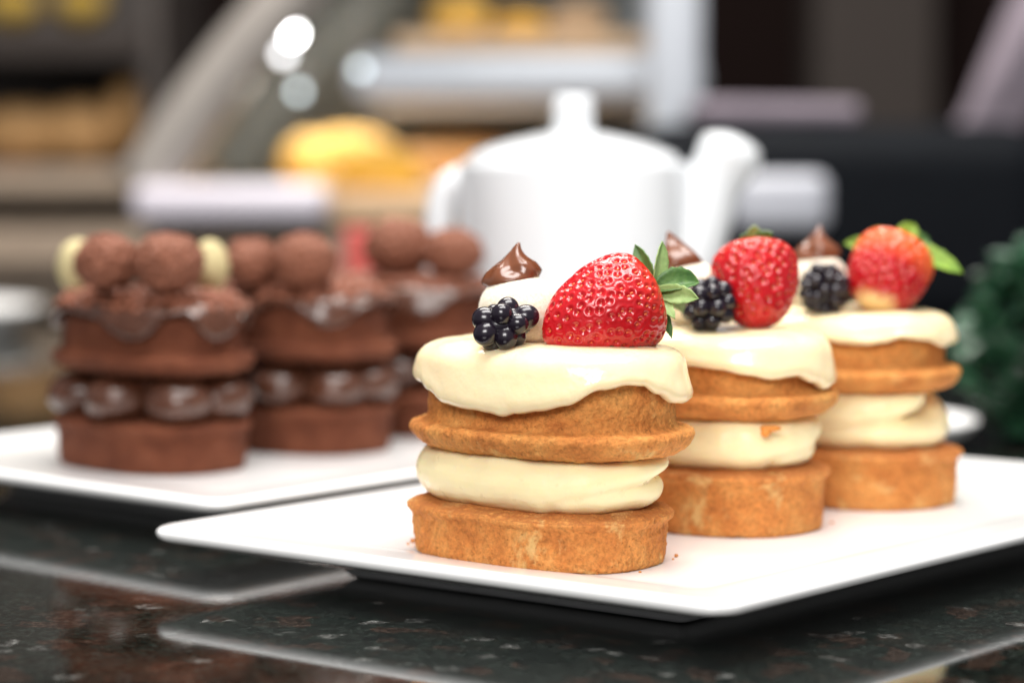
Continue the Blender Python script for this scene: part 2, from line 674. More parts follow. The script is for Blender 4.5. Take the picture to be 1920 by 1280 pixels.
def icing(c, org, A, B, zt, drip, mat, parent, seed, nth=300, th_=.34, name='cream_icing', lump=.075, inner=-.75):
    """a poured cap: flat top, rounded shoulder, uneven hanging edge. drip(u, front) -> z of the lower edge"""
    K = 34
    rings = [[] for _ in range(K)]
    X = math.sqrt((A * .7615) ** 2 + (B * .648) ** 2)
    for j in range(nth):
        t = 2 * PI * j / nth
        x0, y0 = sup(t, A, B)
        wp = cake_pt((0, 0), x0, y0, 0)
        zd = drip(wp.x / X, -wp.y, t)
        hh = zt - zd
        bul = .07 + .10 * max(0, min(1, (hh - .7) / 1.2))
        prof = [(-B + .05, zt + .02), (-B * .7, zt + .03), (-B * .4, zt + .02), (-1.1, zt), (-.75, zt - .03), (-.42, zt - .11), (-.18, zt - .26), (-.02, zt - .48),
                (.05, zt - .5 - (hh - .5) * .3), (.06 + bul * .5, zt - .5 - (hh - .5) * .6), (bul + .03, zd + .24), (bul, zd + .11), (bul * .5, zd + .02), (bul * .2 - .08, zd), (-.18, zd + .03), (-.3, zd + .12), (inner * .6, zd + .3), (inner, zt - .3)]
        prof = smoothpts(prof, 1)
        # even out to K samples
        L = [0]
        for a, b in zip(prof, prof[1:]):
            L.append(L[-1] + math.dist(a, b))
        for k in range(K):
            s = L[-1] * (k / (K - 1)) ** .8
            i = 0
            while i < len(L) - 2 and L[i + 1] < s:
                i += 1
            q = (s - L[i]) / max(L[i + 1] - L[i], 1e-6)
            off = prof[i][0] + (prof[i + 1][0] - prof[i][0]) * q
            z = prof[i][1] + (prof[i + 1][1] - prof[i][1]) * q
            x, y = sup(t, max(A + off, .06), max(B + off, .03))
            rings[k].append(cake_pt(c, x, y, z))
    v, f = loft(rings, True, True, True)
    o = mk(name, v, f, mat, parent, origin=(org[0], org[1], PZ))
    displace(o, lambda p: lump * fbm(p, .55, seed, 2))
    return o


def filling(c, org, A, B, zlo, zhi, mat, parent, seed, start=-62, lowk=1.0):
    """a thick piped rope laid once round the sponge and a bit further, so its end overlaps its start"""
    N = 200
    turns = 1.26
    path, rad = [], []
    H = zhi - zlo
    for i in range(N):
        t = i / (N - 1)
        # begins at the front, goes to the right, round the back and the left, and ends over its own start
        q = t * turns
        th = math.radians(start) + 2 * PI * q
        up = math.sin(min(1, q / .12) * PI / 2)
        low = (.5 + .18 * up) * lowk
        k = max(0, min(1, (q - .26) / .2))
        k = k * k * (3 - 2 * k)
        rv = H * .5 * (low * (1 - k) + k)
        over = max(0, min(1, (q - 1.0) / (turns - 1)))
        rv *= 1 - .74 * over ** 1.1
        endk = (max(.04, 1 - (1 - min(1, q / .045)) ** 2)) ** .5 * (max(.04, 1 - (1 - min(1, (turns - q) / .04)) ** 2)) ** .5
        rv *= endk
        rh = (.95 - .12 * over) * (.35 + .65 * endk)
        z = zlo + rv
        if over > 0 or q > .9:
            z = zhi - rv
        k = .07 * noise.noise(Vector((t * 9, seed, 0)))
        io = -.17 * max(0, min(1, (.34 - q) / .1)) + .12 * over
        x, y = sup(th, A - .95 + k + io, B - .95 + k + io)
        path.append(cake_pt(c, x, y, z))
        rad.append((rh, max(rv, .05) * 1.04))
    v, f = tube(path, rad, 26)
    disc, df = oval_mesh(c, A - .9, B - .9, [(-B + 1, zlo), (0, zlo), (0, zhi), (-B + 1, zhi)], 60)
    v, f = merge((v, f), (disc, df))
    o = mk('cream_filling', v, f, mat, parent, origin=(org[0], org[1], PZ))
    displace(o, lambda p: .075 * fbm(p, .7, seed, 3))
    rm = o.modifiers.new('fuse', 'REMESH')          # melts the folds of the rope into each other
    rm.mode = 'VOXEL'
    rm.voxel_size = .05 * S
    rm.use_smooth_shade = True
    sm = o.modifiers.new('soften', 'SMOOTH')
    sm.factor = .5
    sm.iterations = 4
    return o


def drip_fn(tab, back_z, seed):
    def fn(u, front, t):
        zb = back_z + .35 * noise.noise(Vector((math.cos(t) * 2.2, math.sin(t) * 2.2, seed)))
        # the table holds for the side towards the camera; blend to noise round the ends
        k = max(0, min(1, (front + 1.2) / 1.6))
        zf = interp(tab, u)
        return zf * k + zb * (1 - k)
    return fn


CAKES = [
    dict(c=(.83, 72.5), h=1.52, ru=(.34, .0), zr=4.80, zt=7.55, zi=8.14, nth=560, step=.05, amp=.05, A=4.35, B=3.02, fx=.02,
         drip=[(-.99, 6.8), (-.93, 6.62), (-.8, 6.33), (-.6, 6.25), (-.46, 6.16), (-.37, 6.10), (-.27, 6.25), (-.1, 6.38), (.1, 6.52), (.37, 6.98), (.55, 7.13), (.68, 7.08), (.8, 6.8), (.93, 6.5), (.99, 6.45)],
         label='golden sponge cake with cream in front, its icing dripping low on the left'),
    dict(c=(6.3, 79.1), h=1.95, ru=(.1, .0), zr=5.26, zt=7.5, zi=8.1, nth=420, step=.06, amp=.04, A=4.35, B=3.02, fx=0,
         drip=[(-.99, 6.9), (-.6, 6.8), (-.2, 7.05), (.06, 6.97), (.28, 6.82), (.48, 6.67), (.7, 6.78), (.86, 6.5), (.95, 6.22), (.99, 6.3)],
         label='golden sponge cake with cream in the middle of its row, orange crumb on the filling'),
    dict(c=(11.75, 84.7), h=1.88, ru=(-.2, 0), zr=5.55, zt=7.75, zi=8.36, nth=360, step=.07, amp=.04, A=4.3, B=3.0, fx=-.1,
         drip=[(-.99, 7.2), (-.3, 7.4), (-.05, 7.33), (.15, 7.3), (.3, 7.36), (.45, 7.52), (.7, 7.42), (.88, 7.15), (.99, 7.2)],
         label='golden sponge cake with cream farthest right, icing short and even'),
]
for i, k in enumerate(CAKES):
    c = k['c']
    root = thing('cream_cake', (c[0], c[1], PZ), k['label'], 'cake', 'golden sponge cakes with cream')
    cu = (c[0] + k['ru'][0], c[1] + k['ru'][1])
    cf = (c[0] + k['fx'], c[1])
    A, B = k['A'], k['B']
    base_sponge(c, A - (.14 if i == 0 else 0), B - (.06 if i == 0 else 0), k['h'], M_SPONGE, root, 11 + i, k['nth'], k['step'], k['amp'])
    filling(cf, c, A - .1, B - .1, PZ + k['h'] + .12, k['zr'] + .12, M_FILL, root, 21 + i, (-62, -28, -100)[i], (1.0, .9, .8)[i])
    top_sponge(cu, c, A + .03, B + .06, k['zr'], k['zt'], M_SPONGE_TOP, root, 31 + i, k['nth'], k['step'], k['amp'] * .8)
    icing(cu, c, A + .07, B + .12, k['zi'], drip_fn(k['drip'], 7.0, i), M_ICING, root, 41 + i)
    if i == 1:                    # the orange crumb stuck to the filling of the middle cake
        v, f = merge(sphere(P(1445, 802, 75.2), .34, .1, .11, 14, 8), sphere(P(1436, 810, 75.15), .16, .07, .14, 12, 6))
        o = mk('orange_crumb', v, f, M_ORANGE, root, origin=(c[0], c[1], PZ))
        displace(o, lambda p: .05 * fbm(p, 3, 5, 2))


fv, ff = [], []
rnd = random.Random(4)
for (px, py, d, r) in ((1268, 1036, 71.9, .07), (1262, 1046, 71.4, .04), (774, 1024, 74.6, .09), (765, 1030, 74.2, .05), (1120, 1086, 68.9, .05), (905, 1066, 70.3, .04), (1560, 985, 78.4, .05), (1200, 1081, 69.2, .04)):
    q = P(px, py, d)
    fv, ff = merge((fv, ff), sphere((q.x, q.y, PZ + r * .7), r * rnd.uniform(.8, 1.3), r, r * .8, 8, 6))
o = mk('cake_crumbs', fv, ff, M_SPONGE, origin=(.8, 72, PZ), smooth=False)
tag(o, 'tiny golden cake crumbs on the white plate round the cream cakes', 'crumbs', kind='stuff')

# ------------------------------------------------------------------ chocolate cakes
def ganache_drip(seed, lo, hi, fr):
    def fn(u, front, t):
        a = .5 + .5 * math.sin(t * fr + seed * 1.7 + .8 * math.sin(t * 2 + seed))
        a = .5 * a + .5 * a * a * (3 - 2 * a)
        return hi - (hi - lo) * a + .12 * noise.noise(Vector((math.cos(t) * 3, math.sin(t) * 3, seed)))
    return fn


CHOC = [
    dict(c=(-14.3, 93.4), label='chocolate sponge cake at the left end, ganache hanging in deep scallops', fr=5, ru=.1),
    dict(c=(-8.95, 99.3), label='chocolate sponge cake in the middle of its row, broad glossy ganache edge', fr=4, ru=.0),
    dict(c=(-4.6, 105.2), label='chocolate sponge cake partly hidden behind the front cream cake', fr=5, ru=-.1),
]
for i, k in enumerate(CHOC):
    c = k['c']
    root = thing('chocolate_cake', (c[0], c[1], PZ), k['label'], 'cake', 'chocolate sponge cakes')
    A, B = 4.25, 2.95
    base_sponge(c, A - .05, B - .05, 1.8, M_CHOC_SPONGE, root, 51 + i, 240, .09, .04)
    cu = (c[0] + k['ru'], c[1])
    top_sponge(cu, c, A + .1, B + .1, 5.32, 7.75, M_CHOC_SPONGE, root, 61 + i, 240, .09, .03, rim=.72, flare=.1)
    # piped ganache blobs round the middle
    v, f = oval_mesh(c, A - 1.1, B - 1.1, [(-1, 3.4), (0, 3.4), (0, 5.5), (-1, 5.5)], 60)
    mk('ganache_core', v, f, M_GANACHE, root, origin=(c[0], c[1], PZ))
    rnd = random.Random(i)
    nb = 7
    for q in range(nb):
        th = 2 * PI * (q + .38 + .1 * i) / nb + rnd.uniform(-.06, .06)
        x, y = sup(th, A - 1.05, B - 1.05)
        p = cake_pt(c, x, y, 4.3 + rnd.uniform(-.05, .05))
        rr = rnd.uniform(.88, 1.05)
        v, f = sphere(p, 1.42 * rr, 1.42 * rr, .95, 28, 16)
        o = mk('ganache_dollop', v, f, M_GANACHE, root, origin=(c[0], c[1], PZ))
        displace(o, lambda p: .1 * fbm(p, .9, q, 2))
    icing(cu, c, A + .12, B + .12, 8.2, ganache_drip(i + 1, 6.75, 7.75, k['fr']), M_GANACHE, root, 71 + i, nth=220, name='ganache_icing', lump=.1)
    # chocolate flakes scattered on the icing
    fv, ff = [], []
    for q in range(800):
        t = rnd.uniform(0, 2 * PI)
        rr = math.sqrt(rnd.uniform(.1, 1))
        x, y = sup(t, (A - .05) * rr, (B - .05) * rr)
        z = 8.2 + rnd.uniform(.0, .34) * (1.25 - rr)
        if rr > .9:
            z -= .2 + (rr - .9) * 3 * rnd.random()
        p = cake_pt(cu, x, y, z)
        M = Matrix.Rotation(rnd.uniform(0, 6), 3, 'X') @ Matrix.Rotation(rnd.uniform(0, 6), 3, 'Z')
        s = sphere(p, rnd.uniform(.1, .24), rnd.uniform(.08, .17), rnd.uniform(.05, .12), 7, 5, M)
        fv, ff = merge((fv, ff), s)
    tag(mk('chocolate_flakes', fv, ff, M_FLAKE, root, origin=(c[0], c[1], PZ), smooth=False), kind='stuff')


def ball(px, py, d, r, label, mat=M_BALL, seed=0, name='chocolate_truffle', group='chocolate truffles on the chocolate cakes', amp=.11, n=(80, 50), rz=.84):
    p = P(px, py, d)
    v, f = sphere(p, r, r, r * rz, *n)
    o = mk(name, v, f, mat, origin=(p.x, p.y, p.z - r * rz))
    displace(o, lambda q: amp * 1.4 * (fbm(q, 3.6, seed, 2) + .35 * fbm(q, .7, seed, 1)))
    return tag(o, label, 'truffle', group)


ball(202, 492, 91.5, 1.27, 'chocolate truffle at the left end, on the left end cake', seed=1)
ball(316, 492, 90.6, 1.36, 'chocolate truffle on the left end cake, right one of its pair', seed=2)
ball(472, 492, 97.5, 1.20, 'chocolate truffle on the middle chocolate cake, left one of its pair', seed=3)
ball(570, 488, 96.6, 1.32, 'chocolate truffle on the middle chocolate cake, right one of its pair', seed=4)
ball(748, 462, 104.4, 1.5, 'big chocolate truffle on the half hidden chocolate cake', seed=5)
ball(850, 474, 103.4, 1.3, 'smaller chocolate truffle on the half hidden chocolate cake, before the teapot', seed=6)
PG = 'pale truffles behind the chocolate ones'
ball(146, 500, 95.6, .85, 'pale cream truffle peeping out behind the chocolate truffle at the left end', M_PALEBALL, 7, 'pale_truffle', PG, .03, (40, 24), 1.3)
ball(394, 500, 94.9, .74, 'pale cream truffle in the gap between the two pairs of chocolate truffles', M_PALEBALL, 8, 'pale_truffle', PG, .03, (40, 24), 1.5)


# ------------------------------------------------------------------ strawberries
def leaf_mesh(base, along, normal, length, width, curl, cup, serr=.05, nl=22, nw=9, tw=0):
    a = Vector(along).normalized()
    nrm = Vector(normal)
    nrm = (nrm - a * nrm.dot(a)).normalized()
    side = a.cross(nrm)
    if tw:
        R = Matrix.Rotation(tw, 3, a)
        side, nrm = R @ side, R @ nrm
    v, f = [], []
    p = Vector(base)
    for i in range(nl):
        t = i / (nl - 1)
        ang = curl * t
        dirv = a * math.cos(ang) + nrm * math.sin(ang)
        nv = nrm * math.cos(ang) - a * math.sin(ang)
        wd = width * .5 * (math.sin(PI * min(1, t * .93 + .10)) ** .6) * (1 if t < .97 else .5)
        wd *= 1 + serr * (1 if (i % 4 < 2) else -.4) * (1 if t > .25 else 0)
        for j in range(nw):
            s = (j / (nw - 1)) * 2 - 1
            v.append(p + side * (s * wd) + nv * (cup * wd * s * s - .05 * width * (1 - abs(s)) ** 4))
        p = p + dirv * (length / (nl - 1))
    for i in range(nl - 1):
        for j in range(nw - 1):
            f.append((i * nw + j, i * nw + j + 1, (i + 1) * nw + j + 1, (i + 1) * nw + j))
    return v, f


def strawberry(center, axis, L, R, leaves, label, n=(360, 230), nseeds=300, seed=0, blunt=.62, squash=1.0, pale_tip=0.0, orange=.25, pit=.062, ot=.72):
    """axis points from the tip to the calyx. leaves: (azimuth deg, splay, length, width, curl, cup, material, twist)"""
    ax = Vector(axis).normalized()
    Mx = ax.to_track_quat('Z', 'Y').to_matrix()
    cen = Vector(center)

    def prof(t):
        # t from 0 tip to 1 calyx; radius as a fraction of R
        if t < .70:
            q = t / .70
            return (1 - (1 - q) ** (1 / blunt * 1.25)) ** blunt
        q = (t - .70) / .30
        return math.sqrt(max(0, 1 - (q * .985) ** 2.6))

    rnd = random.Random(seed)
    # surface samples
    nth, nz = n
    ts = [0.5 - 0.5 * math.cos(PI * (i + .5) / nz) for i in range(nz)]

    def surf(t, th):
        r = R * prof(t) * (1 + .015 * math.cos(3 * th + seed) * math.sin(PI * t))
        z = (t - .52) * L
        if t > .86:
            z -= (t - .86) * .5 * (1 - prof(t))
        return Vector((r * math.cos(th), r * math.sin(th) * squash, z))
    # seeds spread by area along a golden-angle spiral
    ww = [max(prof(t), .02) for t in np.linspace(.015, .985, 400)]
    cum = np.cumsum(ww) / sum(ww)
    seeds = []
    for k in range(nseeds):
        t = float(np.interp((k + .5) / nseeds, cum, np.linspace(.015, .985, 400)))
        th = k * 2.399963 + rnd.uniform(-.11, .11)
        seeds.append((surf(t, th), t, th))
    kd = kdtree.KDTree(nseeds)
    for k, s in enumerate(seeds):
        kd.insert(s[0], k)
    kd.balance()
    sp = math.sqrt(4 * PI * R * R * .95 / nseeds)
    rings, ripe, pale = [], [], []
    for t in ts:
        ring = []
        for j in range(nth):
            th = 2 * PI * j / nth
            p = surf(t, th)
            e = .004
            du = surf(min(t + e, .999), th) - surf(max(t - e, .001), th)
            dw = surf(t, th + .02) - surf(t, th - .02)
            nn = dw.cross(du)
            nn = nn.normalized() if nn.length > 1e-9 else Vector((0, 0, 1))
            q, k, d = kd.find(p)
            x = d / (sp * .5)
            dz = -pit * math.exp(-(x / .55) ** 2) + .016 * math.exp(-((x - .95) / .35) ** 2)
            big = .05 * fbm(p, .7, seed, 2)
            fade = min(1, max(0, (1 - t) / .1))
            p2 = p + nn * (dz * fade + big)
            ring.append(Mx @ p2 + cen)
            ripe.append(orange * max(0, min(1, (t - ot) / .26)))
            pale.append(pale_tip * max(0, min(1, (.105 - t + .05 * noise.noise(p * 1.2)) / .07)))
        rings.append(ring)
    v, f = loft(rings, True, True, True)
    fm = [0] * len(f)
    # the seeds, lying in the dimples
    for (p, t, th) in seeds:
        if t > .93:
            continue
        nn = Vector((math.cos(th), math.sin(th), -.3)).normalized()
        du = (surf(min(t + .01, .99), th) - p).normalized()
        nn = (nn - du * nn.dot(du)).normalized()
        sd = du.cross(nn)
        Ms = Mx @ Matrix((sd, nn, du)).transposed()
        sv, sf = sphere(Mx @ (p - nn * .062) + cen, .034, .024, .055, 8, 6, Ms)
        k = len(v)
        v += sv
        f += [tuple(i + k for i in q) for q in sf]
        fm += [1] * len(sf)
        ripe += [0] * len(sv)
        pale += [0] * len(sv)
    zmin = min(p.z for p in v)
    org = (cen.x, cen.y, zmin)
    root = thing('strawberry', org, label, 'strawberry', 'strawberries on the cream cakes')
    o = mk('berry_flesh', v, f, None, root, origin=org, mats=[M_BERRY, M_SEED], fmat=fm)
    for nm, arr in (('ripe', ripe), ('pale', pale)):
        at = o.data.attributes.new(nm, 'FLOAT', 'POINT')
        at.data.foreach_set('value', arr)
    top = Mx @ Vector((0, 0, .47 * L)) + cen
    for (tip, wd, curl, cup, mt, nrm) in leaves:
        al = Vector(tip) - top
        lv, lf = leaf_mesh(top + al.normalized() * .1, al, Vector(nrm), al.length * (1.06 if abs(curl) > .5 else 1.0), wd, curl, cup)
        lo = mk('calyx_leaf', lv, lf, mt, root, origin=org)
        so = lo.modifiers.new('thickness', 'SOLIDIFY')
        so.thickness = .03 * S
        so.offset = 0
    sv, sf = tube([top, top + ax * .25, top + ax * .42], [.12, .09, .07], 10)
    mk('stem', sv, sf, M_CALYX_PALE, root, origin=org)
    return root


G, Pl, Li = M_CALYX, M_CALYX_PALE, M_CALYX_LIME
strawberry(P(1130, 588, 71.1), (.86, .30, .36), 3.85, 1.56,
           [(P(1200, 466, 72.6), .6, .3, .5, G, (-.6, -.8, .2)), (P(1247, 458, 71.9), .62, -.2, .3, Pl, (.6, -.7, -.3)), (P(1302, 516, 71.6), .82, -.7, .7, G, (-.2, -.8, .6)),
            (P(1308, 562, 71.0), .6, .25, .35, Pl, (-.2, -.9, .35)), (P(1262, 598, 70.9), .4, .2, .3, Pl, (.3, -.9, .1)), (P(1252, 634, 71.2), .4, .3, .4, G, (.5, -.8, 0)),
            (P(1275, 490, 74.4), .6, -.3, .3, G, (0, -.7, .7)), (P(1275, 560, 74.6), .8, -.3, .3, G, (0, .7, .7))],
           'large glossy strawberry lying on the front cake, dark curled leaves at its right end', n=(380, 250), nseeds=290, seed=3)
strawberry(P(1417, 532, 78.0), (-.05, .46, .88), 2.95, 1.45,
           [(P(1414, 426, 78.3), .55, .1, .3, Pl, (.1, -1, .3)), (P(1448, 438, 78.1), .5, .2, .3, G, (.1, -1, .3)), (P(1385, 448, 78.1), .5, .3, .3, G, (-.1, -1, .4)),
            (P(1340, 486, 79.4), .5, -.6, .3, Li, (-.3, -.8, .6)), (P(1490, 470, 79.6), .5, -.6, .3, G, (.3, -.8, .6)), (P(1440, 440, 80.4), .6, -.4, .3, G, (0, -.6, .8)), (P(1400, 440, 80.4), .6, -.4, .3, G, (0, -.6, .8))],
           'upright strawberry on the middle cream cake, only small leaf tips showing on top', n=(260, 170), nseeds=190, seed=5, blunt=.55, pit=.085)
strawberry(P(1664, 513, 83.0), (.40, .55, .72), 2.9, 1.44,
           [(P(1588, 458, 84.4), .62, .2, .3, Li, (-.1, -1, .3)), (P(1640, 432, 84.0), .5, .2, .3, Li, (-.1, -1, .3)), (P(1712, 422, 83.8), .75, -.3, .3, Li, (.1, -.8, .5)), (P(1742, 448, 84.0), .7, -.3, .3, G, (.1, -.9, .4)),
            (P(1803, 503, 83.0), .78, -.2, .35, Li, (.1, -.8, .55)), (P(1750, 490, 84.8), .6, .2, .3, Li, (.3, -.8, .2)), (P(1720, 470, 86.0), .6, -.2, .3, G, (0, -.5, .8))],
           'orange red strawberry with a pale yellow tip and lime green leaves, far right', n=(280, 180), nseeds=200, seed=8, blunt=.5, pale_tip=.9, orange=.85, pit=.1, ot=.42)


# ------------------------------------------------------------------ blackberries
def blackberry(center, axis, rx, rl, rd, label, seed, res=(22, 14), gap=1.1, core=1.0):
    rnd = random.Random(seed)
    ax = Vector(axis).normalized()
    Mx = ax.to_track_quat('Z', 'Y').to_matrix()
    cen = Vector(center)
    pts = []
    tries = 0
    while tries < 6000:
        tries += 1
        d = Vector((rnd.gauss(0, 1), rnd.gauss(0, 1), rnd.gauss(0, 1))).normalized()
        p = Vector((d.x * (rx - rd * .92), d.y * (rx - rd * .92), d.z * (rl - rd * .92)))
        if all((p - q).length > rd * gap for q in pts):
            pts.append(p)
    vf = sphere(cen, rx * .68 * core, rx * .68 * core, rl * .74 * core, 20, 12, Mx)
    for p in pts:
        k = rnd.uniform(.92, 1.1)
        d = p.normalized()
        Md = (Mx @ d).to_track_quat('Z', 'Y').to_matrix()
        vf = merge(vf, sphere(Mx @ p + cen, rd * k * .97, rd * k * .97, rd * k * 1.08, *res, Md))
    zmin = min(p.z for p in vf[0])
    o = mk('blackberry', vf[0], vf[1], M_BLACKBERRY, origin=(cen.x, cen.y, zmin))
    return tag(o, label, 'blackberry', 'blackberries on the cream cakes')


blackberry(P(945, 608, 70.6), (.8, .2, .25), .76, 1.02, .365, 'glossy blackberry in sharp focus beside the large strawberry on the front cake', 4)
blackberry(P(1330, 570, 77.0), (.5, -.5, .5), .86, 1.0, .30, 'round blackberry on the middle cream cake, touching the upright strawberry', 9, gap=1.25)
blackberry(P(1545, 543, 82.6), (.1, .1, 1), .88, .98, .235, 'blackberry with small even drupelets, on the far right cream cake', 15, gap=1.38, core=.95)


# ------------------------------------------------------------------ coconut truffles with a chocolate swirl on top
def coco_truffle(px, py, d, r, tilt, kh, kr, label, seed, n=(120, 80), lean=(0, 0)):
    p = P(px, py, d)
    org = (p.x, p.y, p.z - r)
    root = thing('coconut_truffle', org, label, 'truffle', 'white truffles with a chocolate tip')
    v, f = sphere(p, r, r, r * .98, *n)
    o = mk('truffle_ball', v, f, M_COCO, root, origin=org)
    displace(o, lambda q: .012 * fbm(q, 9, seed, 3) + .04 * fbm(q, 1, seed, 1))
    ax = Vector(tilt).normalized()
    prof = smoothpts([(0.02, -.06), (kr * .7, -.12), (kr * .97, -.08), (kr * 1.0, .07), (kr * .86, kh * .2), (kr * .62, kh * .36), (kr * .38, kh * .56), (kr * .2, kh * .78), (kr * .09, kh * .95), (.015, kh)], 2)
    prof = resample(prof, .03)
    kv, kf = lathe(prof, 120, (0, 0, 0), None, lambda th, z: 1 + (.17 * math.cos(2 * th + z * 3.2 + seed) + .09 * math.cos(5 * th + z * 4)) * max(0, min(1, z / .12)) * (1 if z < kh * .8 else .4))
    Mx = ax.to_track_quat('Z', 'Y').to_matrix()
    base = p + ax * (r * .93)
    out = []
    for q in kv:
        s = max(0, q.z / kh)
        q = Vector(q)
        # the skirt hugs the ball
        if s < .25:
            q.z -= .16 * (1 - s / .25) * (math.hypot(q.x, q.y) / kr) ** 2 * 1.3
        q = Mx @ q + base
        q += Vector((lean[0], 0, lean[1])) * s ** 1.6
        out.append(q)
    mk('chocolate_tip', out, kf, M_KISS, root, origin=org)
    return root


coco_truffle(973, 584, 72.6, 1.24, (-.2, .1, 1), 1.02, .84, 'white coconut truffle with a glossy chocolate peak, behind the sharp front blackberry', 2, lean=(.42, 0))
coco_truffle(1290, 548, 79.2, 1.15, (-.28, .1, 1), 1.05, .78, 'white truffle mostly hidden behind the leaves of the large strawberry', 5, (60, 40), (-.1, 0))
coco_truffle(1532, 528, 85.0, 1.10, (-.05, .1, 1), 1.0, .80, 'white truffle with a chocolate peak behind the far right blackberry', 8, (60, 40), (.22, 0))

# ------------------------------------------------------------------ teapot
TX, TY = P(1075, 300, 112).x, 112.0
tp = thing('teapot', (TX, TY, 0), 'white porcelain teapot with a tall knob and short thick spout', 'teapot')
oz = (TX, TY, 0)


def facet(n, amt):
    return lambda th, z: 1 - amt * (1 - math.cos(n * th)) * .5


prof = smoothpts([(4.3, 0), (4.7, .1), (5.0, 1.0), (5.3, 4), (5.45, 8), (5.5, 11.5), (5.48, 12.9), (5.44, 13.3), (5.2, 13.4), (4.9, 13.42)], 2)
v, f = lathe(prof, 96, oz, None, facet(8, .014))
mk('body', v, f, M_POT, tp, origin=oz)
prof = smoothpts([(4.95, 13.38), (5.0, 13.55), (4.7, 13.85), (3.4, 14.3), (2.0, 14.6), (1.1, 14.8), (.4, 14.85)], 2)
v, f = lathe(prof, 96, oz)
lid = mk('lid', v, f, M_POT, tp, origin=oz)
prof = smoothpts([(1.1, 14.5), (1.0, 14.8), (.98, 15.2), (.98, 15.8), (1.0, 16.3), (.85, 16.5), (.3, 16.52)], 2)
v, f = lathe(prof, 48, oz)
mk('knob', v, f, M_POT, lid, origin=oz)
path, rad = [], []
for (px, py, r) in ((1225, 640, 1.9), (1258, 560, 1.8), (1288, 490, 1.6), (1313, 420, 1.45), (1335, 350, 1.35), (1352, 318, 1.4), (1362, 302, 1.5), (1368, 290, 1.55), (1373, 280, 1.5), (1378, 270, 1.33), (1381, 262, 1.0), (1383, 257, .55)):
    q = P(px, py, TY)
    path.append((q.x, TY, q.z, r))
path = smoothpts(path, 2)
v, f = tube([q[:3] for q in path], [q[3] for q in path], 36)
mk('spout', v, f, M_POT, tp, origin=oz)
path = smoothpts([(TX - 5.1, TY, 12.6), (TX - 5.9, TY, 12.3), (TX - 6.35, TY, 11.0), (TX - 6.35, TY, 8.0), (TX - 6.0, TY, 5.6), (TX - 5.0, TY, 4.8)], 3)
v, f = tube(path, [.7] * len(path), 20)
mk('handle', v, f, M_POT, tp, origin=oz)

# a small white dish behind the far right cake
dp = P(1640, 800, 110)
prof = smoothpts([(.3, .3), (2.4, .25), (2.6, 0), (2.9, 0), (3.0, .4), (4.2, .8), (4.75, 1.35), (4.8, 1.55), (4.6, 1.55), (4.0, 1.0), (2.8, .7), (.3, .65)], 2)
v, f = lathe(prof, 64, (dp.x, 110, 0))
tag(mk('small_dish', v, f, M_PLATE, origin=(dp.x, 110, 0)), 'small white dish peeking out behind the far right cream cake', 'dish')

# ------------------------------------------------------------------ boxwood plant at the right edge
bx = P(2005, 650, 114)
pl = thing('leafy_plant', (bx.x, 114, 0), 'dark green small leaved plant at the right edge of the photo', 'plant')
rnd = random.Random(77)
fv, ff = [], []
for q in range(620):
    z = rnd.uniform(.3, 9.4)
    k = math.sin(PI * min(1, .12 + z / 10.0 * .9)) ** .6
    R = 4.9 * k * rnd.uniform(.45, 1.06)
    a = rnd.uniform(0, 2 * PI)
    p = Vector((bx.x + R * math.cos(a), 114 + R * math.sin(a), z))
    out = Vector((math.cos(a), math.sin(a), rnd.uniform(-.2, .9)))
    out += Vector((rnd.gauss(0, .5), rnd.gauss(0, .5), rnd.gauss(0, .4)))
    s = rnd.uniform(1.0, 1.8)
    fv, ff = merge((fv, ff), leaf_mesh(p, out, Vector((rnd.gauss(0, .4), rnd.gauss(0, .4), 1)), s, s * .72, rnd.uniform(-.6, .4), .3, 0, 7, 5))
fo = mk('foliage', fv, ff, M_BOX, pl, origin=(bx.x, 114, 0))
sv, sf = [], []
for q in range(9):
    a = q * 2.4
    sv, sf = merge((sv, sf), tube(smoothpts([(bx.x, 114, 0), (bx.x + 1.2 * math.cos(a), 114 + 1.2 * math.sin(a), 4), (bx.x + 3 * math.cos(a), 114 + 3 * math.sin(a), 8.5 + .3 * (q % 3))], 2), [.14] * 13, 7)) if False else merge((sv, sf), tube([(bx.x + .2 * math.cos(a), 114 + .2 * math.sin(a), 0), (bx.x + 1.2 * math.cos(a), 114 + 1.2 * math.sin(a), 4), (bx.x + 2.8 * math.cos(a), 114 + 2.8 * math.sin(a), 7.4 + .3 * (q % 3))], [.2, .15, .07], 7))
mk('stem', sv, sf, M_STEM, pl, origin=(bx.x, 114, 0))


# ------------------------------------------------------------------ blurred background
def slab(name, px0, px1, py0, py1, d0, d1, mat, parent=None, origin=None, r=.3, **kw):
    """rounded box filling a rectangle of the view at its front depth d0, reaching back to d1"""
    a, b = P(px0, py1, d0), P(px1, py0, d0)
    v, f = rbox(a.x, b.x, d0, d1, a.z, b.z, min(r, (b.z - a.z) * .4, (b.x - a.x) * .4))
    return mk(name, v, f, mat, parent, origin=origin or ((a.x + b.x) / 2, (d0 + d1) / 2, a.z))


# pale plate far left
p0 = P(-40, 590, 178)
prof = smoothpts([(.3, .5), (4.5, .4), (5, 0), (5.6, 0), (6.0, .6), (7.5, 1.6), (8.0, 2.1), (7.8, 2.3), (6, 1.3), (.3, .9)], 2)
v, f = lathe(prof, 64, (p0.x - 3.6, 180, 0))
tag(mk('far_plate', v, f, M_PLATE, origin=(p0.x - 3.6, 180, 0)), 'pale round plate far back at the left edge, left of the chocolate cakes', 'plate')

